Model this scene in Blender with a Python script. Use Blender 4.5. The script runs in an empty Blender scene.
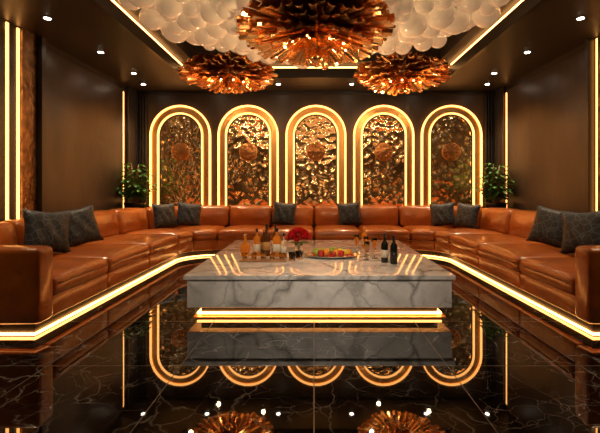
import bpy, bmesh, math, random
from mathutils import Vector, Matrix, Euler
random.seed(7)
scene=bpy.context.scene
COL=scene.collection
try:
    scene.view_settings.view_transform='Standard'
    scene.view_settings.look='None'
except Exception: pass

# ---------------------------------------------------------------- materials
def new_mat(name):
    m=bpy.data.materials.new(name); m.use_nodes=True
    nt=m.node_tree
    return m,nt,nt.nodes['Principled BSDF']
def mat(name,col,rough=.5,metal=0,emis=None,es=0,trans=0,ior=1.5,coat=0):
    m,nt,b=new_mat(name)
    b.inputs['Base Color'].default_value=(*col,1)
    b.inputs['Roughness'].default_value=rough
    b.inputs['Metallic'].default_value=metal
    b.inputs['IOR'].default_value=ior
    b.inputs['Transmission Weight'].default_value=trans
    b.inputs['Coat Weight'].default_value=coat
    if emis:
        b.inputs['Emission Color'].default_value=(*emis,1)
        b.inputs['Emission Strength'].default_value=es
    return m
def N(nt,t,**kw):
    n=nt.nodes.new(t)
    for k,v in kw.items():
        if k in n.inputs.keys(): n.inputs[k].default_value=v
        else: setattr(n,k,v)
    return n
def ramp(nt,stops):
    r=nt.nodes.new('ShaderNodeValToRGB')
    e=r.color_ramp.elements
    while len(e)<len(stops): e.new(.5)
    for i,(p,c) in enumerate(stops):
        e[i].position=p; e[i].color=(*c,1)
    return r
def coords(nt,scale=(1,1,1),loc=(0,0,0),rot=(0,0,0)):
    tc=nt.nodes.new('ShaderNodeTexCoord'); mp=nt.nodes.new('ShaderNodeMapping')
    mp.inputs['Scale'].default_value=scale; mp.inputs['Location'].default_value=loc
    mp.inputs['Rotation'].default_value=rot
    nt.links.new(tc.outputs['Object'],mp.inputs['Vector'])
    return mp.outputs['Vector']
def bump(nt,b,h,strength=.3,dist=.02):
    n=N(nt,'ShaderNodeBump'); n.inputs['Strength'].default_value=strength
    n.inputs['Distance'].default_value=dist
    nt.links.new(h,n.inputs['Height']); nt.links.new(n.outputs[0],b.inputs['Normal'])

def veined(name,base,base2,vein,scale,width,rough,ior,vscale2=None,tiles=None,rot=(0,0,0),amount=1.0,lo=.40,hi=.66):
    m,nt,b=new_mat(name); L=nt.links.new
    v=coords(nt,rot=rot)
    nz=N(nt,'ShaderNodeTexNoise',Scale=scale*.9,Detail=6.0); L(v,nz.inputs['Vector'])
    sub=N(nt,'ShaderNodeVectorMath',operation='SUBTRACT'); sub.inputs[1].default_value=(.5,.5,.5)
    L(nz.outputs['Color'],sub.inputs[0])
    sc=N(nt,'ShaderNodeVectorMath',operation='SCALE'); sc.inputs['Scale'].default_value=1.1/scale
    L(sub.outputs[0],sc.inputs[0])
    add=N(nt,'ShaderNodeVectorMath',operation='ADD'); L(v,add.inputs[0]); L(sc.outputs[0],add.inputs[1])
    def net(s,w):
        vo=nt.nodes.new('ShaderNodeTexVoronoi'); vo.feature='DISTANCE_TO_EDGE'
        vo.inputs['Scale'].default_value=s; L(add.outputs[0],vo.inputs['Vector'])
        r=ramp(nt,[(0,(1,1,1)),(w*.35,(.45,.45,.45)),(w,(0,0,0))]); L(vo.outputs['Distance'],r.inputs[0]); return r.outputs[0]
    a=net(scale,width); c=net(scale*2.7,width*1.1)
    mk=N(nt,'ShaderNodeTexNoise',Scale=scale*.8,Detail=3.0); L(v,mk.inputs['Vector'])
    mr=ramp(nt,[(.42,(0,0,0)),(.62,(1,1,1))]); L(mk.outputs['Fac'],mr.inputs[0])
    mu=N(nt,'ShaderNodeMath',operation='MULTIPLY'); L(c,mu.inputs[0]); L(mr.outputs[0],mu.inputs[1])
    mk2=N(nt,'ShaderNodeTexNoise',Scale=scale*1.3,Detail=3.0); L(add.outputs[0],mk2.inputs['Vector'])
    mr2=ramp(nt,[(lo,(.06,.06,.06)),(hi,(1,1,1))]); L(mk2.outputs['Fac'],mr2.inputs[0])
    mu2=N(nt,'ShaderNodeMath',operation='MULTIPLY'); L(a,mu2.inputs[0]); L(mr2.outputs[0],mu2.inputs[1])
    mx=N(nt,'ShaderNodeMath',operation='MAXIMUM'); L(mu.outputs[0],mx.inputs[0]); L(mu2.outputs[0],mx.inputs[1])
    am=N(nt,'ShaderNodeMath',operation='MULTIPLY'); am.inputs[1].default_value=amount; L(mx.outputs[0],am.inputs[0])
    cl=N(nt,'ShaderNodeTexNoise',Scale=scale*1.6,Detail=8.0,Roughness=.65); L(add.outputs[0],cl.inputs['Vector'])
    cr=ramp(nt,[(.35,base2),(.65,base)]); L(cl.outputs['Fac'],cr.inputs[0])
    mix=nt.nodes.new('ShaderNodeMixRGB'); mix.inputs[2].default_value=(*vein,1)
    L(am.outputs[0],mix.inputs[0]); L(cr.outputs[0],mix.inputs[1])
    out=mix.outputs[0]
    if tiles:
        br=nt.nodes.new('ShaderNodeTexBrick'); br.offset=0; br.squash=1
        br.inputs['Scale'].default_value=1; br.inputs['Brick Width'].default_value=tiles; br.inputs['Row Height'].default_value=tiles
        br.inputs['Mortar Size'].default_value=.003; br.inputs['Mortar Smooth'].default_value=0
        br.inputs['Color1'].default_value=(0,0,0,1); br.inputs['Color2'].default_value=(0,0,0,1); br.inputs['Mortar'].default_value=(1,1,1,1)
        L(v,br.inputs['Vector'])
        m2=nt.nodes.new('ShaderNodeMixRGB'); m2.inputs[2].default_value=(.03,.025,.02,1)
        L(br.outputs['Color'],m2.inputs[0]); L(out,m2.inputs[1]); out=m2.outputs[0]
        rr=N(nt,'ShaderNodeMapRange'); rr.inputs[3].default_value=rough; rr.inputs[4].default_value=.5
        L(br.outputs['Color'],rr.inputs[0]); L(rr.outputs[0],b.inputs['Roughness'])
    else: b.inputs['Roughness'].default_value=rough
    L(out,b.inputs['Base Color']); b.inputs['IOR'].default_value=ior
    return m

M_floor=veined('black_marble_tiles',(.005,.005,.005),(.002,.002,.002),(.40,.42,.44),2.7,.024,.02,2.25,tiles=.9,amount=.62,lo=.38,hi=.64)
M_marble=veined('white_marble',(.90,.88,.85),(.62,.60,.58),(.10,.09,.085),1.9,.07,.05,1.75,rot=(.5,.6,.4),amount=.85,lo=.34,hi=.60)

def noisy(name,c1,c2,scale,rough,metal=0,bs=.2,bd=.01,coat=0,bscale=None,stretch=(1,1,1)):
    m,nt,b=new_mat(name); L=nt.links.new
    v=coords(nt,scale=stretch)
    n=N(nt,'ShaderNodeTexNoise',Scale=scale,Detail=6.0,Roughness=.6); L(v,n.inputs['Vector'])
    r=ramp(nt,[(.3,c1),(.7,c2)]); L(n.outputs['Fac'],r.inputs[0]); L(r.outputs[0],b.inputs['Base Color'])
    b.inputs['Roughness'].default_value=rough; b.inputs['Metallic'].default_value=metal; b.inputs['Coat Weight'].default_value=coat
    b.inputs['Coat Roughness'].default_value=.12
    n2=N(nt,'ShaderNodeTexNoise',Scale=bscale or scale*4,Detail=4.0); L(v,n2.inputs['Vector'])
    bump(nt,b,n2.outputs['Fac'],bs,bd)
    return m
M_leather=noisy('cognac_leather',(.25,.058,.006),(.44,.120,.015),2.5,.30,bs=.5,bd=.03,coat=.5,bscale=5.5)
M_leather_dk=noisy('cognac_leather_seam',(.10,.025,.004),(.14,.04,.006),5,.4)
M_wall=noisy('brown_suede_panel',(.020,.013,.009),(.066,.042,.028),1.6,.38,bs=.35,bd=.012,bscale=7,stretch=(1,1,.35))
M_walld=noisy('dark_lacquer',(.014,.010,.008),(.022,.015,.012),3,.35,bs=.05,bd=.003)
M_ceil=noisy('ceiling_paint',(.018,.013,.010),(.026,.019,.015),2,.42,bs=.05,bd=.002)
M_tray=noisy('ceiling_tray_paint',(.07,.053,.04),(.10,.08,.06),2,.6,bs=.05,bd=.002)
M_gold=mat('brushed_gold',(.90,.52,.18),.35,1)
M_bronze=noisy('bronze_relief',(.10,.055,.03),(.34,.20,.10),7,.4,metal=1,bs=.8,bd=.03,bscale=12)
M_copper=mat('polished_copper_gold',(1.0,.62,.28),.22,1)
M_copper2=mat('dark_copper',(.85,.45,.18),.26,1)
M_brass=mat('antique_brass',(.55,.28,.11),.28,1)
LC=(1.0,.41,.10)
M_led=mat('warm_led',(1,.7,.4),.5,emis=LC,es=4.4)
M_led_base=mat('warm_led_plinth',(1,.7,.4),.5,emis=LC,es=11)
M_led_wall=mat('warm_led_wall',(1,.7,.4),.5,emis=LC,es=5)
M_led_cove=mat('warm_led_cove',(1,.7,.4),.5,emis=(1,.46,.14),es=7)
M_down=mat('downlight_lens',(1,.9,.8),.4,emis=(1,.85,.65),es=30)
M_bulb=mat('bulb_glow',(1,.8,.5),.4,emis=(1,.58,.2),es=14)
M_black=mat('black_metal',(.02,.018,.016),.3,.6)
M_chrome=mat('silver_tray',(.8,.78,.74),.15,1)

def hammered():
    # amber-gold hammered glass, its glow and bright spots painted in by emission
    m,nt,b=new_mat('hammered_gold_glass'); L=nt.links.new
    v=coords(nt)
    n=N(nt,'ShaderNodeTexNoise',Scale=2.6,Detail=0.5,Distortion=.3); L(v,n.inputs['Vector'])
    vo=nt.nodes.new('ShaderNodeTexVoronoi'); vo.feature='SMOOTH_F1'; vo.inputs['Scale'].default_value=9; vo.inputs['Smoothness'].default_value=.6
    sc=N(nt,'ShaderNodeVectorMath',operation='SCALE'); sc.inputs['Scale'].default_value=.15
    L(n.outputs['Color'],sc.inputs[0]); ad=N(nt,'ShaderNodeVectorMath',operation='ADD'); L(v,ad.inputs[0]); L(sc.outputs[0],ad.inputs[1])
    L(ad.outputs[0],vo.inputs['Vector'])
    ma=N(nt,'ShaderNodeMath',operation='ADD'); L(n.outputs['Fac'],ma.inputs[0]); L(vo.outputs['Distance'],ma.inputs[1])
    bump(nt,b,ma.outputs[0],.6,.04)
    b.inputs['Base Color'].default_value=(.95,.68,.38,1)
    b.inputs['Metallic'].default_value=1; b.inputs['Roughness'].default_value=.15
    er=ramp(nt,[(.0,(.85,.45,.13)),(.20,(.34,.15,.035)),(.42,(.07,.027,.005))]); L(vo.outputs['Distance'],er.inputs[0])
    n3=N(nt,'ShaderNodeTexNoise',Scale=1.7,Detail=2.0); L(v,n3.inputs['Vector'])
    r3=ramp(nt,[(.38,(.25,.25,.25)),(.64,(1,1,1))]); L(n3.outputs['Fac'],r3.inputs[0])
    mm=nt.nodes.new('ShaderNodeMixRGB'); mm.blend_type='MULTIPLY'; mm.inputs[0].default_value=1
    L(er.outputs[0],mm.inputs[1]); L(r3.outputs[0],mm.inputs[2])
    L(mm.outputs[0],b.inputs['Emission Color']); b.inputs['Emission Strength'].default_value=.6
    return m
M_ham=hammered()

def pillowmat():
    m,nt,b=new_mat('navy_patterned_fabric'); L=nt.links.new
    v=coords(nt,rot=(0,math.radians(45),0))
    w1=nt.nodes.new('ShaderNodeTexVoronoi'); w1.feature='DISTANCE_TO_EDGE'; w1.inputs['Scale'].default_value=12; w1.inputs['Randomness'].default_value=.8
    L(v,w1.inputs['Vector'])
    r=ramp(nt,[(0,(.075,.095,.125)),(.04,(.034,.045,.062)),(.08,(.011,.018,.029))]); L(w1.outputs['Distance'],r.inputs[0]); L(r.outputs[0],b.inputs['Base Color'])
    b.inputs['Roughness'].default_value=.5
    return m
M_pillow=pillowmat()

# ---------------------------------------------------------------- geometry helpers
def obj_from(bm,name,mats,parent=None,smooth=False):
    bmesh.ops.recalc_face_normals(bm,faces=bm.faces)
    me=bpy.data.meshes.new(name); bm.to_mesh(me); bm.free()
    if not isinstance(mats,(list,tuple)): mats=[mats]
    for m in mats: me.materials.append(m)
    if smooth:
        for p in me.polygons: p.use_smooth=True
    o=bpy.data.objects.new(name,me); COL.objects.link(o)
    if parent: o.parent=parent
    return o
def empty(name,loc=(0,0,0)):
    e=bpy.data.objects.new(name,None); e.empty_display_size=.1; COL.objects.link(e); e.location=loc
    return e
def addbox(bm,lo,hi,mi=0):
    vs=[bm.verts.new((x,y,z)) for x in (lo[0],hi[0]) for y in (lo[1],hi[1]) for z in (lo[2],hi[2])]
    for q in ((0,1,3,2),(4,6,7,5),(0,4,5,1),(2,3,7,6),(0,2,6,4),(1,5,7,3)):
        f=bm.faces.new([vs[i] for i in q]); f.material_index=mi
def box(name,lo,hi,m,parent=None,bev=0):
    bm=bmesh.new(); addbox(bm,lo,hi)
    if bev: bmesh.ops.bevel(bm,geom=bm.edges[:],offset=bev,segments=2,affect='EDGES')
    return obj_from(bm,name,m,parent)
def axis_samples(a,b,r,step):
    r=min(r,(b-a)*.49)
    s=[a,a+r*.42,a+r]
    inner=b-r-(a+r); n=max(1,int(inner/step))
    s+= [a+r+inner*i/n for i in range(1,n)]
    s+=[b-r,b-r*.42,b]
    return s
def rbox(bm,lo,hi,r,mapf=None,step=.12,puff=(0,0,0),mi=0):
    ax=[axis_samples(lo[i],hi[i],r,step) for i in range(3)]
    rr=[min(r,(hi[i]-lo[i])*.49) for i in range(3)]
    cen=[(lo[i]+hi[i])/2 for i in range(3)]; hf=[(hi[i]-lo[i])/2 for i in range(3)]
    cache={}
    def vert(i,j,k):
        key=(i,j,k)
        if key in cache: return cache[key]
        p=[ax[0][i],ax[1][j],ax[2][k]]
        q=[min(max(p[t],lo[t]+rr[t]),hi[t]-rr[t]) for t in range(3)]
        v=[(p[t]-q[t])/rr[t] for t in range(3)]
        l=math.sqrt(sum(a*a for a in v))
        if l>1e-6: p=[q[t]+rr[t]*v[t]/l for t in range(3)]
        u=[(p[t]-cen[t])/hf[t] for t in range(3)]
        for t in range(3):
            if puff[t]:
                o1,o2=[z for z in range(3) if z!=t]
                p[t]+=puff[t]*u[t]*max(0,1-u[o1]**2)**.7*max(0,1-u[o2]**2)**.7
        if mapf: p=mapf(*p)
        cache[key]=bm.verts.new(p); return cache[key]
    n=[len(a)-1 for a in ax]
    def quad(a,b,c,d):
        try:
            f=bm.faces.new((a,b,c,d)); f.material_index=mi; f.smooth=True
        except ValueError: pass
    for i in range(n[0]):
        for j in range(n[1]):
            for k in (0,n[2]): quad(vert(i,j,k),vert(i+1,j,k),vert(i+1,j+1,k),vert(i,j+1,k))
    for i in range(n[0]):
        for k in range(n[2]):
            for j in (0,n[1]): quad(vert(i,j,k),vert(i+1,j,k),vert(i+1,j,k+1),vert(i,j,k+1))
    for j in range(n[1]):
        for k in range(n[2]):
            for i in (0,n[0]): quad(vert(i,j,k),vert(i,j+1,k),vert(i,j+1,k+1),vert(i,j,k+1))
def lathe(bm,prof,c=(0,0,0),seg=24,mi=0,sq=0):
    rings=[]
    for r,z in prof:
        ring=[]
        for i in range(seg):
            a=2*math.pi*i/seg; ca,sa=math.cos(a),math.sin(a)
            k=1
            if sq: k=1/((abs(ca)**sq+abs(sa)**sq)**(1/sq))
            ring.append(bm.verts.new((c[0]+r*k*ca,c[1]+r*k*sa,c[2]+z)))
        rings.append(ring)
    for a,b in zip(rings,rings[1:]):
        for i in range(seg):
            f=bm.faces.new((a[i],a[(i+1)%seg],b[(i+1)%seg],b[i])); f.material_index=mi; f.smooth=True
    for ring in (rings[0],rings[-1]):
        f=bm.faces.new(ring); f.material_index=mi
def tube(bm,pts,r,seg=8,mi=0,closed=False):
    rings=[]; n=len(pts)
    for i,p in enumerate(pts):
        p=Vector(p); a=Vector(pts[max(0,i-1)]); b=Vector(pts[min(n-1,i+1)])
        t=(b-a).normalized(); up=Vector((0,1,0)) if abs(t.y)<.9 else Vector((0,0,1))
        s=t.cross(up).normalized(); u=s.cross(t)
        rad=r[i] if isinstance(r,(list,tuple)) else r
        rings.append([bm.verts.new(p+rad*(s*math.cos(2*math.pi*k/seg)+u*math.sin(2*math.pi*k/seg))) for k in range(seg)])
    for a,b in zip(rings,rings[1:]):
        for k in range(seg):
            f=bm.faces.new((a[k],a[(k+1)%seg],b[(k+1)%seg],b[k])); f.material_index=mi; f.smooth=True
    for ring in (rings[0],rings[-1]):
        f=bm.faces.new(ring); f.material_index=mi
def sphere(bm,c,r,u=12,v=8,scale=(1,1,1),mi=0,rot=None):
    m=Matrix.Translation(c)@(rot or Matrix.Identity(4))@Matrix.Diagonal((*scale,1))
    rows=[]
    top=bm.verts.new(m@Vector((0,0,r))); bot=bm.verts.new(m@Vector((0,0,-r)))
    for j in range(1,v):
        th=math.pi*j/v
        rows.append([bm.verts.new(m@Vector((r*math.sin(th)*math.cos(2*math.pi*i/u),r*math.sin(th)*math.sin(2*math.pi*i/u),r*math.cos(th)))) for i in range(u)])
    fs=[]
    for i in range(u):
        k=(i+1)%u
        fs.append(bm.faces.new((top,rows[0][i],rows[0][k]))); fs.append(bm.faces.new((bot,rows[-1][k],rows[-1][i])))
        for a,b in zip(rows,rows[1:]): fs.append(bm.faces.new((a[i],b[i],b[k],a[k])))
    for f in fs: f.material_index=mi; f.smooth=True

# ---------------------------------------------------------------- room
XL,XR,YB,YF,H=-3.75,3.83,8.42,-1.6,3.24
box('floor',(XL-.1,YF-.1,-.1),(XR+.1,YB+.1,0),M_floor)
box('wall_back',(XL-.1,YB,0),(XR+.1,YB+.1,H),M_wall)
box('wall_left',(XL-.1,YF,0),(XL,YB,H),M_walld)
box('wall_right',(XR,YF,0),(XR+.1,YB,H),M_walld)
box('wall_front',(XL-.1,YF-.1,0),(XR+.1,YF,H),M_wall)
# ceiling with stepped tray
TX0,TX1,TY0,TY1=-2.38,2.46,.6,7.35
bm=bmesh.new()
addbox(bm,(XL-.1,YF-.1,H),(TX0,YB+.1,H+.16)); addbox(bm,(TX1,YF-.1,H),(XR+.1,YB+.1,H+.16))
addbox(bm,(TX0,YF-.1,H),(TX1,TY0,H+.16)); addbox(bm,(TX0,TY1,H),(TX1,YB+.1,H+.16))
s=.22
addbox(bm,(TX0-.3,TY0-.3,H+.22),(TX0+s,TY1+.3,H+.5),1); addbox(bm,(TX1-s,TY0-.3,H+.22),(TX1+.3,TY1+.3,H+.5),1)
addbox(bm,(TX0+s,TY0-.3,H+.22),(TX1-s,TY0+s,H+.5),1); addbox(bm,(TX0+s,TY1-s,H+.22),(TX1-s,TY1+.3,H+.5),1)
addbox(bm,(TX0-.3,TY0-.3,H+.5),(TX1+.3,TY1+.3,H+.6),1)
addbox(bm,(TX0-.36,TY0-.36,H+.16),(TX0-.3,TY1+.36,H+.6),1); addbox(bm,(TX1+.3,TY0-.36,H+.16),(TX1+.36,TY1+.36,H+.6),1)
addbox(bm,(TX0-.3,TY0-.36,H+.16),(TX1+.3,TY0-.3,H+.6),1); addbox(bm,(TX0-.3,TY1+.3,H+.16),(TX1+.3,TY1+.36,H+.6),1)
obj_from(bm,'ceiling',[M_ceil,M_tray])
bm=bmesh.new(); z0,z1=H+.17,H+.192
for lo,hi in (((TX0-.03,TY0,z0),(TX0,TY1,z1)),((TX1,TY0,z0),(TX1+.03,TY1,z1)),((TX0,TY0-.03,z0),(TX1,TY0,z1)),((TX0,TY1,z0),(TX1,TY1+.03,z1))):
    addbox(bm,lo,hi)
obj_from(bm,'trim_cove_light',M_led_cove)
bm=bmesh.new()
for lo,hi in (((TX0-.05,TY0,H-.012),(TX0,TY1,H)),((TX1,TY0,H-.012),(TX1+.05,TY1,H)),((TX0-.05,TY1,H-.012),(TX1+.05,TY1+.05,H))): addbox(bm,lo,hi)
obj_from(bm,'trim_ceiling_bead',M_black)

def vled(name,x,y,z0,z1,side,w=.03):
    d=.014*side
    box(name,(min(x,x+d),y-w/2,z0),(max(x,x+d),y+w/2,z1),M_led_wall)
bm=bmesh.new()
rbox(bm,(XL,5.45,.05),(XL+.05,7.76,H-.12),.012,step=1)
rbox(bm,(XL,2.2,.05),(XL+.012,4.84,H-.12),.005,step=1)
rbox(bm,(XL,-1.4,.05),(XL+.05,2.1,H-.12),.012,step=1)
obj_from(bm,'trim_panel_left',M_wall)
bm=bmesh.new()
rbox(bm,(XR-.05,5.5,.05),(XR,7.84,H-.12),.012,step=1)
rbox(bm,(XR-.012,2.2,.05),(XR,4.95,H-.12),.005,step=1)
rbox(bm,(XR-.05,-1.4,.05),(XR,2.1,H-.12),.012,step=1)
obj_from(bm,'trim_panel_right',M_wall)
box('trim_bronze_left',(XL,5.10,.05),(XL+.03,5.36,H),M_bronze)
box('trim_bronze_right',(XR-.03,5.05,.05),(XR,5.36,H),M_bronze)
box('trim_pilaster_left',(XL,5.37,0),(XL+.10,5.45,H),M_walld)
box('trim_pilaster_right',(XR-.10,5.44,0),(XR,5.5,H),M_walld)
for i,(y) in enumerate((4.88,5.06)): vled('trim_led_left_%d'%i,XL,y,.6,H-.02,1,.035)
for i,(y) in enumerate((5.40,5.02)): vled('trim_led_right_%d'%i,XR,y,.6,H-.02,-1,.035)
vled('trim_led_left_2',XL,7.83,.6,H-.15,1,.07); vled('trim_led_right_2',XR,7.92,.6,H-.15,-1,.07)
for sd,x in (('left',XL),('right',XR)):
    bm=bmesh.new(); g=1 if sd=='left' else -1
    for k in range(4):
        a=x+g*(.02+.06*k); b=a+g*.045
        rbox(bm,(min(a,b),YB-.05,0),(max(a,b),YB,H),.01,step=2)
    for k in range(6):
        y0=8.0+.065*k
        a=x; b=x+g*.05
        rbox(bm,(min(a,b),y0,0),(max(a,b),y0+.05,H),.01,step=2)
    obj_from(bm,'trim_fluted_corner_%s'%sd,M_walld)
box('baseboard_back',(XL,YB-.02,0),(XR,YB,.1),M_black)
box('trim_back_cornice',(XL,YB-.05,H-.07),(XR,YB,H),M_walld)

# downlights; the aimed front row is added out of view to brighten the table
downs=[(-3.2,y,0) for y in (2.4,3.6,4.8,6.0,7.1)]+[(3.2,y,0) for y in (2.4,3.6,4.8,6.0,7.1)]+[(x,7.85,0) for x in (-3.35,-2.1,-.7,0.74,2.2,3.4)]+[(x,.1,1) for x in (-1.3,.05,1.4)]
for i,(x,y,aim) in enumerate(downs):
    e=empty('recessed_downlight',(x,y,H))
    bm=bmesh.new(); lathe(bm,[(.055,-.006),(.055,0)],seg=20); lathe(bm,[(.038,-.009),(.038,-.006)],seg=20,mi=1)
    obj_from(bm,'bezel_and_lens',[M_black,M_down],e)
    l=bpy.data.lights.new('downlight_beam','SPOT'); l.energy=120 if not aim else 200; l.color=(1,.68,.38) if not aim else (1,.82,.62); l.spot_size=math.radians(74 if not aim else 34); l.spot_blend=.9; l.shadow_soft_size=.04
    if abs(x)>3.3: l.energy=150; l.color=(1,.8,.55)
    lo=bpy.data.objects.new('downlight_beam',l); COL.objects.link(lo); lo.parent=e; lo.location=(0,0,-.03)
    if aim:
        d=Vector((.08+x*.35,4.3,.2))-Vector((x,y,H)); lo.rotation_euler=d.to_track_quat('-Z','Y').to_euler()

# ---------------------------------------------------------------- arches
def outline(w,cx,zc,zb,n=28):
    p=[(cx-w,zb)]+[(cx-w*math.cos(math.pi*i/n),zc+w*math.sin(math.pi*i/n)) for i in range(n+1)]+[(cx+w,zb)]
    return p
def plate(bm,w,cx,zc,zb,y0,y1,mi=0):
    pts=outline(w,cx,zc,zb)
    a=[bm.verts.new((x,y0,z)) for x,z in pts]; b=[bm.verts.new((x,y1,z)) for x,z in pts]
    bm.faces.new(a).material_index=mi; bm.faces.new(b).material_index=mi
    for i in range(len(pts)):
        j=(i+1)%len(pts); bm.faces.new((a[i],a[j],b[j],b[i])).material_index=mi
def ring(bm,wo,wi,cx,zc,zb,y0,y1,mi=0):
    po=outline(wo,cx,zc,zb); pi_=outline(wi,cx,zc,zb)
    V=[[bm.verts.new((x,y,z)) for x,z in P] for P in (po,pi_) for y in (y0,y1)]
    of,ob,inf,inb=V
    for i in range(len(po)-1):
        for q in ((of[i],of[i+1],inf[i+1],inf[i]),(ob[i],ob[i+1],inb[i+1],inb[i]),(of[i],of[i+1],ob[i+1],ob[i]),(inf[i],inf[i+1],inb[i+1],inb[i])):
            bm.faces.new(q).material_index=mi
    for i in (0,-1): bm.faces.new((of[i],inf[i],inb[i],ob[i])).material_index=mi
for k in range(5):
    cx=.04+1.42*(k-2); zc,zb=2.30,.82
    e=empty('arched_mirror_panel')
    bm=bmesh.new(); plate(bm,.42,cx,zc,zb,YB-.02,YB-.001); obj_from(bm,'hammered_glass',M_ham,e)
    bm=bmesh.new(); ring(bm,.60,.47,cx,zc,zb,YB-.045,YB-.001); obj_from(bm,'gold_band',M_gold,e)
    bm=bmesh.new(); ring(bm,.47,.42,cx,zc,zb,YB-.03,YB-.001); obj_from(bm,'inner_reveal',M_black,e)
    bm=bmesh.new(); ring(bm,.632,.605,cx,zc,zb,YB-.075,YB-.001); obj_from(bm,'outer_led',M_led,e)
    bm=bmesh.new(); ring(bm,.474,.447,cx,zc,zb,YB-.075,YB-.03); obj_from(bm,'inner_led',M_led,e)
    # round medallion: concentric dished rings with petals
    bm=bmesh.new()
    zc2=1.96
    lathe(bm,[(.19,0),(.19,.012),(.175,.02),(.15,.012),(.13,.03),(.10,.022),(.07,.045),(.04,.04),(.02,.055)],seg=36)
    bmesh.ops.rotate(bm,verts=bm.verts[:],cent=(0,0,0),matrix=Matrix.Rotation(math.pi/2,3,'X'))
    bmesh.ops.translate(bm,verts=bm.verts[:],vec=(cx,YB-.03,zc2))
    for i in range(12):
        a=2*math.pi*i/12
        sphere(bm,(cx+.12*math.cos(a),YB-.055,zc2+.12*math.sin(a)),.04,10,6,(1.2,.3,.55),rot=Matrix.Rotation(-a,4,'Y'))
    obj_from(bm,'brass_medallion',[M_brass],e)

# ---------------------------------------------------------------- sectional sofa
X0=2.2; YS=3.17; YA=6.5; R0=.5
s1=YA-YS; s2=s1+R0*math.pi/2; s3=s2+2*(X0-R0); s4=s3+R0*math.pi/2; s5=s4+s1
def path(s,o,z):
    if s<=s1: return (-X0-o,YS+s,z)
    if s<=s2:
        a=(s-s1)/R0; r=R0+o; return (-(X0-R0)-r*math.cos(a),YA+r*math.sin(a),z)
    if s<=s3: return (-(X0-R0)+(s-s2),YA+R0+o,z)
    if s<=s4:
        a=(s-s3)/R0; r=R0+o; return ((X0-R0)+r*math.sin(a),YA+r*math.cos(a),z)
    return (X0+o,YA-(s-s4),z)
sofa=empty('sectional_sofa')
def segs(lst):
    return list(zip(lst,lst[1:]))
seat_s=[.2,1.13,2.2,s1,(s1+s2)/2,s2]+[s2+(s3-s2)*i/4 for i in (1,2,3)]+[s3,(s3+s4)/2,s4,s5-2.2,s5-1.13,s5-.2]
D=1.33
for i,(a,b) in enumerate(segs(seat_s)):
    st=.06 if (s1-.01<=a<s2-.01 or s3-.01<=a<s4-.01) else .10
    bm=bmesh.new(); rbox(bm,(a+.008,-.015,.285),(b-.008,.98,.45),.06,path,step=st,puff=(0,0,.045)); obj_from(bm,'seat_cushion_%d'%(i+1),M_leather,sofa,True)
    bm=bmesh.new(); rbox(bm,(a+.003,.01,.11),(b-.003,1.25,.287),.02,path,step=st); obj_from(bm,'base_fascia_%d'%(i+1),M_leather,sofa,True)
    bm=bmesh.new()
    n=max(2,int((b-a)/.06)); tube(bm,[path(a+.06+(b-a-.12)*t/n,-.017,.385) for t in range(n+1)],.006,6); obj_from(bm,'piping_%d'%(i+1),M_leather_dk,sofa,True)
back_s=[.2,1.13,2.2,s1]+[s1+(s2-s1)*i/3 for i in (1,2)]+[s2]+[s2+(s3-s2)*i/4 for i in (1,2,3)]+[s3]+[s3+(s4-s3)*i/3 for i in (1,2)]+[s4,s5-2.2,s5-1.13,s5-.2]
def pback(s,o,z): return path(s,o+(z-.42)*.16,z)
for i,(a,b) in enumerate(segs(back_s)):
    st=.04 if (s1-.01<=a<s2-.01 or s3-.01<=a<s4-.01) else .10
    rr=.06
    bm=bmesh.new(); 
    g=.012 if b-a>.5 else .004
    rbox(bm,(a+g,.93,.43),(b-g,1.18,.84),rr if b-a>.5 else .05,pback,step=st,puff=(0,.055,.015)); obj_from(bm,'back_cushion_%d'%(i+1),M_leather,sofa,True)
bm=bmesh.new(); rbox(bm,(.02,1.20,.06),(s5-.02,D,.78),.04,path,step=.06); obj_from(bm,'back_shell',M_leather,sofa,True)
for nm,a,b in (('arm_left',0,.2),('arm_right',s5-.2,s5)):
    bm=bmesh.new(); rbox(bm,(a,-.02,.11),(b,D,.72),.045,path,step=.12,puff=(0,0,.01)); obj_from(bm,nm,M_leather,sofa,True)
bm=bmesh.new(); rbox(bm,(.08,.07,0),(s5-.08,D-.06,.115),.004,path,step=.06); obj_from(bm,'plinth',M_walld,sofa)
bm=bmesh.new(); rbox(bm,(.05,.045,.010),(s5-.05,.07,.026),.004,path,step=.06)
for sg in (-1,1):
    a,b=sorted((sg*(X0+.05),sg*(X0+D-.08)))
    addbox(bm,(a,YS+.055,.010),(b,YS+.08,.026))
obj_from(bm,'plinth_led',M_led_base,sofa)

# ---------------------------------------------------------------- pillows
def pillow(x,y,z,yaw,tilt,size=.47,th=.075,roll=0):
    bm=bmesh.new(); n=14; g={}
    for sd in (1,-1):
        for i in range(n+1):
            for j in range(n+1):
                u=-1+2*i/n; v=-1+2*j/n
                if sd==-1 and (i in (0,n) or j in (0,n)): continue
                t=((1-u**4)*(1-v**4))**.6*th
                px=u*(1-.10*(1-v*v))*size/2; pz=v*(1-.10*(1-u*u))*size/2
                wr=.010*math.sin(9*u+5*v+x*9)*(1-u*u)*(1-v*v)
                g[(sd,i,j)]=bm.verts.new((px,sd*t+wr,pz))
    def G(sd,i,j):
        return g[(1,i,j)] if (i in (0,n) or j in (0,n)) else g[(sd,i,j)]
    for sd in (1,-1):
        for i in range(n):
            for j in range(n):
                f=bm.faces.new((G(sd,i,j),G(sd,i+1,j),G(sd,i+1,j+1),G(sd,i,j+1)))
    o=obj_from(bm,'throw_pillow',M_pillow,smooth=True)
    o.matrix_world=Matrix.Translation((x,y,z))@Matrix.Rotation(yaw,4,'Z')@Matrix.Rotation(-tilt,4,'X')@Matrix.Rotation(roll,4,'Y')
    return o
r=math.radians
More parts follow.
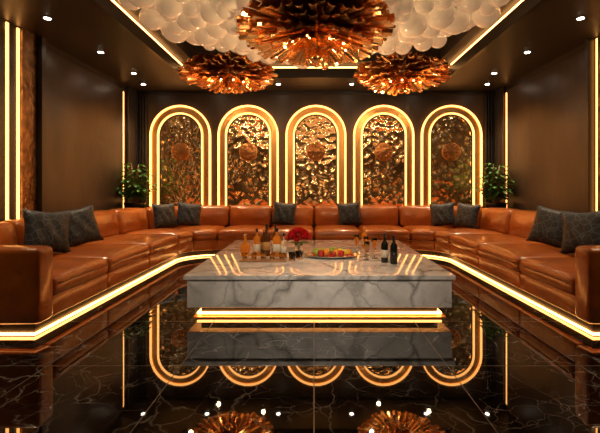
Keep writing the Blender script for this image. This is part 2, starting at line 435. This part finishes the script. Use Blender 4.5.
pillow(-2.92,4.38,.72,r(60),r(16),.49,roll=r(8))
pillow(-2.92,4.98,.72,r(56),r(16),.49,roll=r(-9))
pillow(-2.70,7.24,.70,r(50),r(14),.46)
pillow(-2.36,7.56,.70,r(24),r(14),.46,roll=r(7))
pillow(-.58,7.80,.70,r(0),r(14),.47,roll=r(5))
pillow(.69,7.80,.70,r(0),r(14),.47,roll=r(-5))
pillow(2.42,7.54,.70,r(-24),r(14),.46,roll=r(-6))
pillow(2.76,7.22,.70,r(-50),r(14),.46,roll=r(4))
pillow(2.92,4.93,.72,r(-56),r(16),.49,roll=r(9))
pillow(2.92,4.33,.72,r(-60),r(16),.49,roll=r(-8))

# ---------------------------------------------------------------- coffee table
T=.41
tb=empty('marble_coffee_table')
tx0,tx1,ty0,ty1=-1.155,1.255,3.64,6.05
bm=bmesh.new(); rbox(bm,(tx0,ty0,T-.30),(tx1,ty1,T-.045),.006,step=3); obj_from(bm,'marble_body',M_marble,tb)
bm=bmesh.new(); rbox(bm,(tx0-.025,ty0-.025,T-.043),(tx1+.025,ty1+.025,T),.006,step=3); obj_from(bm,'marble_top',M_marble,tb)
bm=bmesh.new(); rbox(bm,(tx0+.10,ty0+.10,0),(tx1-.10,ty1-.10,T-.30),.004,step=3); obj_from(bm,'plinth',M_walld,tb)
bm=bmesh.new()
def ringbox(bm,x0,x1,y0,y1,z0,z1,w):
    addbox(bm,(x0,y0,z0),(x1,y0+w,z1)); addbox(bm,(x0,y1-w,z0),(x1,y1,z1))
    addbox(bm,(x0,y0+w,z0),(x0+w,y1-w,z1)); addbox(bm,(x1-w,y0+w,z0),(x1,y1-w,z1))
ringbox(bm,tx0+.07,tx1-.07,ty0+.07,ty1-.07,.030,.046,.03)
obj_from(bm,'plinth_led',M_led_base,tb)
bm=bmesh.new(); ringbox(bm,tx0+.04,tx1-.04,ty0+.04,ty1-.04,.0,.014,.07)
obj_from(bm,'gold_step',M_gold,tb)

# ---------------------------------------------------------------- table items
M_glass=mat('clear_glass',(1,1,1),.02,trans=1,ior=1.45)
M_amber=mat('amber_glass',(.80,.28,.03),.04,trans=.6,ior=1.4,emis=(.6,.2,.02),es=.08)
M_brown=mat('brown_glass',(.16,.05,.012),.04,trans=.4,ior=1.4)
M_drink=mat('champagne_liquid',(1,.62,.15),.03,trans=.6,ior=1.33)
M_darkg=mat('dark_bottle_glass',(.008,.012,.008),.05)
M_label=mat('cream_label',(.75,.66,.50),.5)
M_label2=mat('ochre_label',(.50,.26,.07),.5)
M_foil=mat('black_foil',(.02,.015,.015),.3)
M_wood=noisy('walnut_wood',(.28,.13,.05),(.45,.22,.09),6,.4,stretch=(1,8,1))
def bottle(name,x,y,h,rad,mg,ml,mc,sq=0,neck=.3,sh=.62,lab=True):
    e=empty(name,(x,y,T))
    bm=bmesh.new()
    lathe(bm,[(rad*.9,0),(rad,h*.02),(rad,h*sh),(rad*.85,h*(sh+.05)),(rad*neck*1.15,h*(sh+.13)),(rad*neck,h*(sh+.18)),(rad*neck,h*.93)],seg=28,sq=sq)
    obj_from(bm,'glass_body',mg,e)
    bm=bmesh.new(); lathe(bm,[(rad*neck*1.25,h*.86),(rad*neck*1.25,h*.99),(rad*neck*1.1,h)],seg=20); obj_from(bm,'cap',mc,e)
    if lab:
        bm=bmesh.new(); lathe(bm,[(rad*1.015,h*.18),(rad*1.015,h*(sh-.18))],seg=28,sq=sq); obj_from(bm,'label',ml,e)
    return e
bottle('whiskey_bottle',-.665,4.66,.32,.040,M_amber,M_label,M_foil)
bottle('whiskey_bottle',-.555,4.68,.37,.040,M_brown,M_label2,M_foil,sq=6)
bottle('whiskey_bottle',-.43,4.64,.33,.045,M_amber,M_label,M_foil,sq=5)
bottle('whiskey_bottle',-.61,4.86,.30,.040,M_brown,M_label2,M_gold)
bottle('whiskey_bottle',-.47,4.86,.34,.038,M_brown,M_label,M_foil)
bottle('glass_decanter',-.80,4.66,.25,.052,M_amber,M_label,M_gold,sq=4,sh=.5,lab=False)
bottle('clear_spirit_bottle',-.345,4.56,.28,.034,M_glass,M_label,M_foil)
bottle('wine_bottle',.75,4.25,.31,.037,M_darkg,M_label,M_foil,neck=.36)
bottle('wine_bottle',.83,4.16,.30,.037,M_darkg,M_foil,M_foil,neck=.36)
bottle('rum_bottle',.66,5.25,.28,.038,M_amber,M_label2,M_gold)
e=empty('serving_board')
bm=bmesh.new(); rbox(bm,(-.80,4.25,T),(-.30,4.42,T+.018),.008,step=.3); obj_from(bm,'board',M_wood,e,True)
for i in range(5):
    x=-.755+.1*i+.005
    bm=bmesh.new(); lathe(bm,[(.026,T+.019),(.033,T+.085),(.030,T+.085),(.024,T+.028)],(x,4.335,0),20); obj_from(bm,'shot_glass_%d'%(i+1),M_glass,e)
    bm=bmesh.new(); lathe(bm,[(.0235,T+.029),(.029,T+.068)],(x,4.335,0),20); obj_from(bm,'shot_liquor_%d'%(i+1),M_amber,e)
def flute(x,y,h=.21,tum=False):
    e=empty('tumbler_glass' if tum else 'champagne_flute',(x,y,T))
    bm=bmesh.new()
    if tum:
        lathe(bm,[(.035,0),(.040,.09),(.037,.09),(.032,.012)],seg=24); obj_from(bm,'glass',M_glass,e)
        bm=bmesh.new(); lathe(bm,[(.0315,.013),(.0345,.055)],seg=24); obj_from(bm,'liquor',M_amber,e)
    else:
        lathe(bm,[(.032,0),(.030,.004),(.005,.010),(.004,h*.36),(.022,h*.48),(.031,h*.75),(.029,h),(.0275,h),(.0295,h*.75),(.0205,h*.49),(.004,h*.42)],seg=20); obj_from(bm,'glass',M_glass,e)
        bm=bmesh.new(); lathe(bm,[(.003,h*.425),(.020,h*.495),(.029,h*.75),(.0285,h*.88)],seg=20); obj_from(bm,'champagne',M_amber if h>.22 else M_drink,e)
flute(.60,4.62,.23); flute(.68,4.50,.23); flute(.58,4.40,.2)
flute(.51,4.80,.23); flute(-.24,4.36,tum=True); flute(-.17,4.46,tum=True)
# roses in vase
e=empty('rose_bouquet_vase',(-.18,4.72,T))
bm=bmesh.new(); lathe(bm,[(.04,0),(.055,.02),(.06,.06),(.042,.11),(.05,.13),(.046,.13),(.038,.11),(.055,.06),(.045,.015)],seg=24); obj_from(bm,'vase',M_glass,e)
M_rose=mat('red_rose_petal',(.62,.012,.015),.5); M_leaf=noisy('leaf_green',(.025,.11,.015),(.09,.27,.04),8,.4)
bm=bmesh.new()
def leaf(bm,base,dirv,L,W,droop=.4,mi=0,n=6,up=Vector((0,0,1))):
    d=Vector(dirv).normalized(); side=d.cross(up)
    if side.length<.05: side=Vector((1,0,0))
    side.normalize(); nrm=side.cross(d)
    prev=None; p=Vector(base); cur=d.copy()
    for i in range(n+1):
        t=i/n; w=W*math.sin(math.pi*min(1,t*.94+.03))**.8
        a=bm.verts.new(p-side*w+nrm*w*.3); m=bm.verts.new(p); b=bm.verts.new(p+side*w+nrm*w*.3)
        if prev:
            for q in ((prev[0],prev[1],m,a),(prev[1],prev[2],b,m)):
                f=bm.faces.new(q); f.material_index=mi; f.smooth=True
        prev=(a,m,b)
        cur=(cur+Vector((0,0,-droop/n))).normalized(); p=p+cur*(L/n)
def rose(bm,c,rd,axis):
    q=Vector((0,0,1)).rotation_difference(Vector(axis)).to_matrix()
    sphere(bm,c,rd*.35,8,6)
    for ri,(rr,n,hh) in enumerate(((.35,4,.7),(.65,5,.6),(.95,6,.4))):
        for i in range(n):
            a0=2*math.pi*(i/n)+ri*.5; w=2*math.pi/n*.62
            rows=[]
            for t in (0,.5,1):
                row=[]
                for s_ in (-1,-.33,.33,1):
                    a=a0+s_*w; rad=rd*(rr*.35+rr*.65*(t**.6))*(1+.05*(s_*s_))
                    z=rd*(-.55+t*(hh+.55)-.15*s_*s_*t)
                    row.append(bm.verts.new(Vector(c)+q@Vector((rad*math.cos(a),rad*math.sin(a),z))))
                rows.append(row)
            for r1,r2 in zip(rows,rows[1:]):
                for k in range(3):
                    f=bm.faces.new((r1[k],r1[k+1],r2[k+1],r2[k])); f.smooth=True
for i in range(18):
    a=i*2.4; ph=.15+1.45*math.sqrt(i/18)
    dv=Vector((math.sin(ph)*math.cos(a),math.sin(ph)*math.sin(a),math.cos(ph)))
    rose(bm,Vector((0,0,.20))+Vector((dv.x*.12,dv.y*.12,dv.z*.10)),.042,dv)
obj_from(bm,'roses',M_rose,e)
bm=bmesh.new()
for i in range(12):
    a=i*1.1; leaf(bm,(0,0,.13),(math.cos(a),math.sin(a),.35),.14,.022)
for i in range(6):
    a=i*1.05; tube(bm,[(.01*math.cos(a+3),.01*math.sin(a+3),.02),(.02*math.cos(a),.02*math.sin(a),.12),(.05*math.cos(a),.05*math.sin(a),.17)],.003,6)
obj_from(bm,'stems_and_leaves',M_leaf,e)
# fruit platter
e=empty('fruit_platter',(.20,4.58,T))
bm=bmesh.new(); lathe(bm,[(.20,0),(.22,.004),(.31,.026),(.318,.03),(.31,.032),(.22,.012),(.02,.010)],seg=40)
for v in bm.verts: v.co.y*=.62
obj_from(bm,'silver_platter',M_chrome,e)
fr={'green_apple':((.30,.45,.04),[(-.17,.02,.044),(-.10,.07,.042),(.02,.09,.04)]),
'orange_fruit':((.85,.28,.02),[(-.06,-.02,.044),(-.01,.05,.042),(.05,-.03,.042),(.20,.03,.038)]),
'red_apple':((.5,.02,.015),[(-.12,-.05,.040),(.11,-.05,.038),(.02,-.07,.030)]),
'lemon':((.85,.62,.04),[(.10,.04,.040),(.15,-.02,.038)]),
'strawberry':((.6,.02,.02),[(-.05,-.085,.018),(-.01,-.09,.018),(.17,-.06,.02),(-.20,-.03,.02),(.23,-.02,.018)])}
for nm,(c,ls) in fr.items():
    mm=mat(nm+'_skin',c,.35,coat=.3)
    bm=bmesh.new()
    for x,y,rd in ls:
        if nm=='strawberry': lathe(bm,[(.003,0),(rd*.6,rd*.5),(rd,rd*1.2),(rd*.7,rd*1.7),(.003,rd*1.75)],(x,y,.012),12)
        elif nm=='lemon': sphere(bm,(x,y,.014+rd),rd,14,10,(1.25,1,1)); sphere(bm,(x+rd*1.25,y,.014+rd),rd*.25,8,6)
        elif 'apple' in nm: lathe(bm,[(rd*.3,.1*rd),(rd*.6,0),(rd*.95,rd*.6),(rd*1.02,rd*1.2),(rd*.8,rd*1.75),(rd*.35,rd*1.85),(rd*.08,rd*1.6),(rd*.06,rd*2.2)],(x,y,.013),16)
        else: sphere(bm,(x,y,.013+rd),rd,16,10)
    obj_from(bm,nm,mm,e)
bm=bmesh.new()
for i in range(46):
    a=random.random()*6.28; q=random.random()**.5
    sphere(bm,(.03+.075*q*math.cos(a),.01+.05*q*math.sin(a),.10-.04*q+random.uniform(-.01,.02)),.0135,8,6)
obj_from(bm,'grapes',mat('green_grape_skin',(.28,.42,.06),.2,coat=.4),e)

# ---------------------------------------------------------------- corner plants
def plant(x,y):
    e=empty('potted_corner_plant',(x,y,0))
    bm=bmesh.new(); lathe(bm,[(.13,0),(.15,.01),(.19,.88),(.20,.92),(.18,.92),(.17,.86)],seg=28); obj_from(bm,'tall_planter',M_black,e)
    bm=bmesh.new()
    for i in range(26):
        a=i*2.399+x; rch=.08+.30*((i*7)%26)/26
        top=1.0+.66*(1-((i*7)%26)/26*.85)
        p0=Vector((.03*math.cos(a),.03*math.sin(a),.86)); p2=Vector((rch*math.cos(a)*.95,rch*math.sin(a)*.75,top))
        p1=Vector((p2.x*.35,p2.y*.35,(p0.z+top)/2+.1))
        pts=[]
        for t in range(8):
            u=t/7; pts.append((1-u)**2*p0+2*u*(1-u)*p1+u*u*p2)
        tube(bm,pts,.006,5,mi=1)
        for t in range(2,8):
            for sgn in (-1,1):
                aa=a+sgn*(1.0 if t<7 else .4)
                leaf(bm,pts[t],(math.cos(aa),math.sin(aa),.6),.19,.036,1.1,n=5)
    for v in bm.verts:
        v.co.x=max(XL-x+.06,min(XR-x-.06,v.co.x)); v.co.y=min(YB-y-.09,v.co.y)
    obj_from(bm,'foliage',[M_leaf,M_wood],e)
plant(-3.47,7.74); plant(3.52,7.74)

# ---------------------------------------------------------------- chandeliers
def chandelier(x,y,z,R,Hh,tiers,bw,ceil,be):
    e=empty('starburst_chandelier',(x,y,z))
    bm=bmesh.new()
    for ti,(el,n,k0) in enumerate(tiers):
        ce,se=math.cos(math.radians(el)),math.sin(math.radians(el))
        for i in range(n):
            a=2*math.pi*(i+(ti%2)*.5+random.uniform(-.12,.12))/n
            k=k0*random.uniform(.93,1.03)
            tip=Vector((ce*math.cos(a)*R*k,ce*math.sin(a)*R*k,se*Hh*k))
            base=tip*.34
            dirv=(tip-base); L=dirv.length; dirv.normalize()
            dirv=(dirv+Vector((random.uniform(-1,1),random.uniform(-1,1),random.uniform(-1,1)))*.05).normalized()
            s_=dirv.cross(Vector((0,0,1))); s_=s_.normalized() if s_.length>.05 else Vector((1,0,0))
            u_=s_.cross(dirv); tw=random.uniform(-.6,.6)
            s2_=s_*math.cos(tw)+u_*math.sin(tw); u2=-s_*math.sin(tw)+u_*math.cos(tw)
            w=bw*random.uniform(.85,1.2)
            prev=None; mi=0 if random.random()<.65 else 1
            for t,ww in ((0,.5),(.5,.9),(1,1.0)):
                c=base+dirv*L*t
                row=[bm.verts.new(c+s2_*w*ww*p+u2*w*ww*q) for p,q in ((-1,.5),(-.45,-.15),(.45,-.15),(1,.5),(.42,.05),(-.42,.05))]
                if prev:
                    for j in range(6):
                        f=bm.faces.new((prev[j],prev[(j+1)%6],row[(j+1)%6],row[j])); f.material_index=mi
                if t in (0,1):
                    for q in ((0,1,5),(1,2,4,5),(2,3,4)): bm.faces.new([row[v] for v in q]).material_index=mi
                prev=row
    obj_from(bm,'copper_petals',[M_copper,M_copper2],e)
    bm=bmesh.new(); sphere(bm,(0,0,0),1,24,14,(R*.36,R*.36,Hh*.42)); 
    lathe(bm,[(.03*R,-Hh*1.10),(.07*R,-Hh*1.0),(.12*R,-Hh*.86),(.06*R,-Hh*.74),(.10*R,-Hh*.5),(.10*R,-Hh*.3)],seg=16)
    obj_from(bm,'core',M_copper2,e)
    bm=bmesh.new(); lathe(bm,[(.012,0),(.012,ceil-z-.03),(.09,ceil-z-.03),(.09,ceil-z)],seg=14); obj_from(bm,'stem_and_canopy',M_gold,e)
    bm=bmesh.new()
    for i in range(10):
        a=2*math.pi*i/10
        for rr,zz in ((.40,-.50),(.5,.30)):
            sphere(bm,(R*rr*math.cos(a+zz),R*rr*math.sin(a+zz),Hh*zz*1.2),.014*(.6+R*.5),8,6)
    obj_from(bm,'small_bulbs',M_bulb,e)
    for i in range(4):
        a=2*math.pi*i/4+.5
        l=bpy.data.lights.new('bulb_light','POINT'); l.energy=be; l.color=(1,.66,.34); l.shadow_soft_size=.03
        o=bpy.data.objects.new('bulb_light',l); COL.objects.link(o); o.parent=e; o.location=(R*.8*math.cos(a),R*.8*math.sin(a),-Hh*1.2)
    return e
CT=H+.5
big=[(-82,12,.92),(-68,22,.95),(-54,30,.98),(-40,38,1.0),(-27,44,1.0),(-14,48,1.03),(-1,50,1.03),(12,48,1.0),(28,40,.97),(48,30,.9)]
small=[(-80,9,.92),(-62,20,.95),(-45,28,.97),(-29,34,1.0),(-14,38,1.03),(1,40,1.03),(16,36,1.0),(34,30,.96)]
chandelier(.02,4.5,2.99,.86,.37,big,.043,CT,9)
chandelier(-1.46,6.85,3.15,.79,.29,small,.045,CT,5)
chandelier(1.50,6.85,3.14,.79,.29,small,.045,CT,5)
# globe cloud; faint emission stands in for chandelier light on the globes
M_bub=mat('cream_frosted_globe',(.90,.78,.62),.16,emis=(1,.68,.38),es=.17,coat=.4)
bm=bmesh.new()
pts=[]
random.seed(3)
for tries in range(9000):
    u=random.uniform(-1,1); v=random.uniform(-1,1)
    if u*u+v*v>1: continue
    x=.05+u*2.12; y=4.75+v*1.85
    rd=random.uniform(.10,.21)
    z=3.45-.24*(1-(u*u+v*v))+random.uniform(-.13,.08)
    if x*x+(y-4.5)**2<.25: continue
    if all((x-p[0])**2+(y-p[1])**2+(z-p[2])**2>(.74*(rd+p[3]))**2 for p in pts):
        pts.append((x,y,z,rd))
for x,y,z,rd in pts:
    sphere(bm,(x,y,z),rd,20,12,(1,1,random.uniform(.85,1)),rot=Matrix.Rotation(random.uniform(-.4,.4),4,'X'))
bub=obj_from(bm,'ceiling_globe_cloud',M_bub)

# ---------------------------------------------------------------- world, camera
w=bpy.data.worlds.new('World'); scene.world=w; w.use_nodes=True
w.node_tree.nodes['Background'].inputs[0].default_value=(.02,.014,.01,1)
w.node_tree.nodes['Background'].inputs[1].default_value=.3
cam=bpy.data.cameras.new('camera'); co=bpy.data.objects.new('camera',cam); COL.objects.link(co)
co.location=(0,0,1.2); co.rotation_euler=(math.pi/2,0,0)
cam.lens=24; cam.sensor_width=36; cam.shift_x=-14/600; cam.shift_y=-28.5/600
cam.clip_start=.05
scene.camera=co
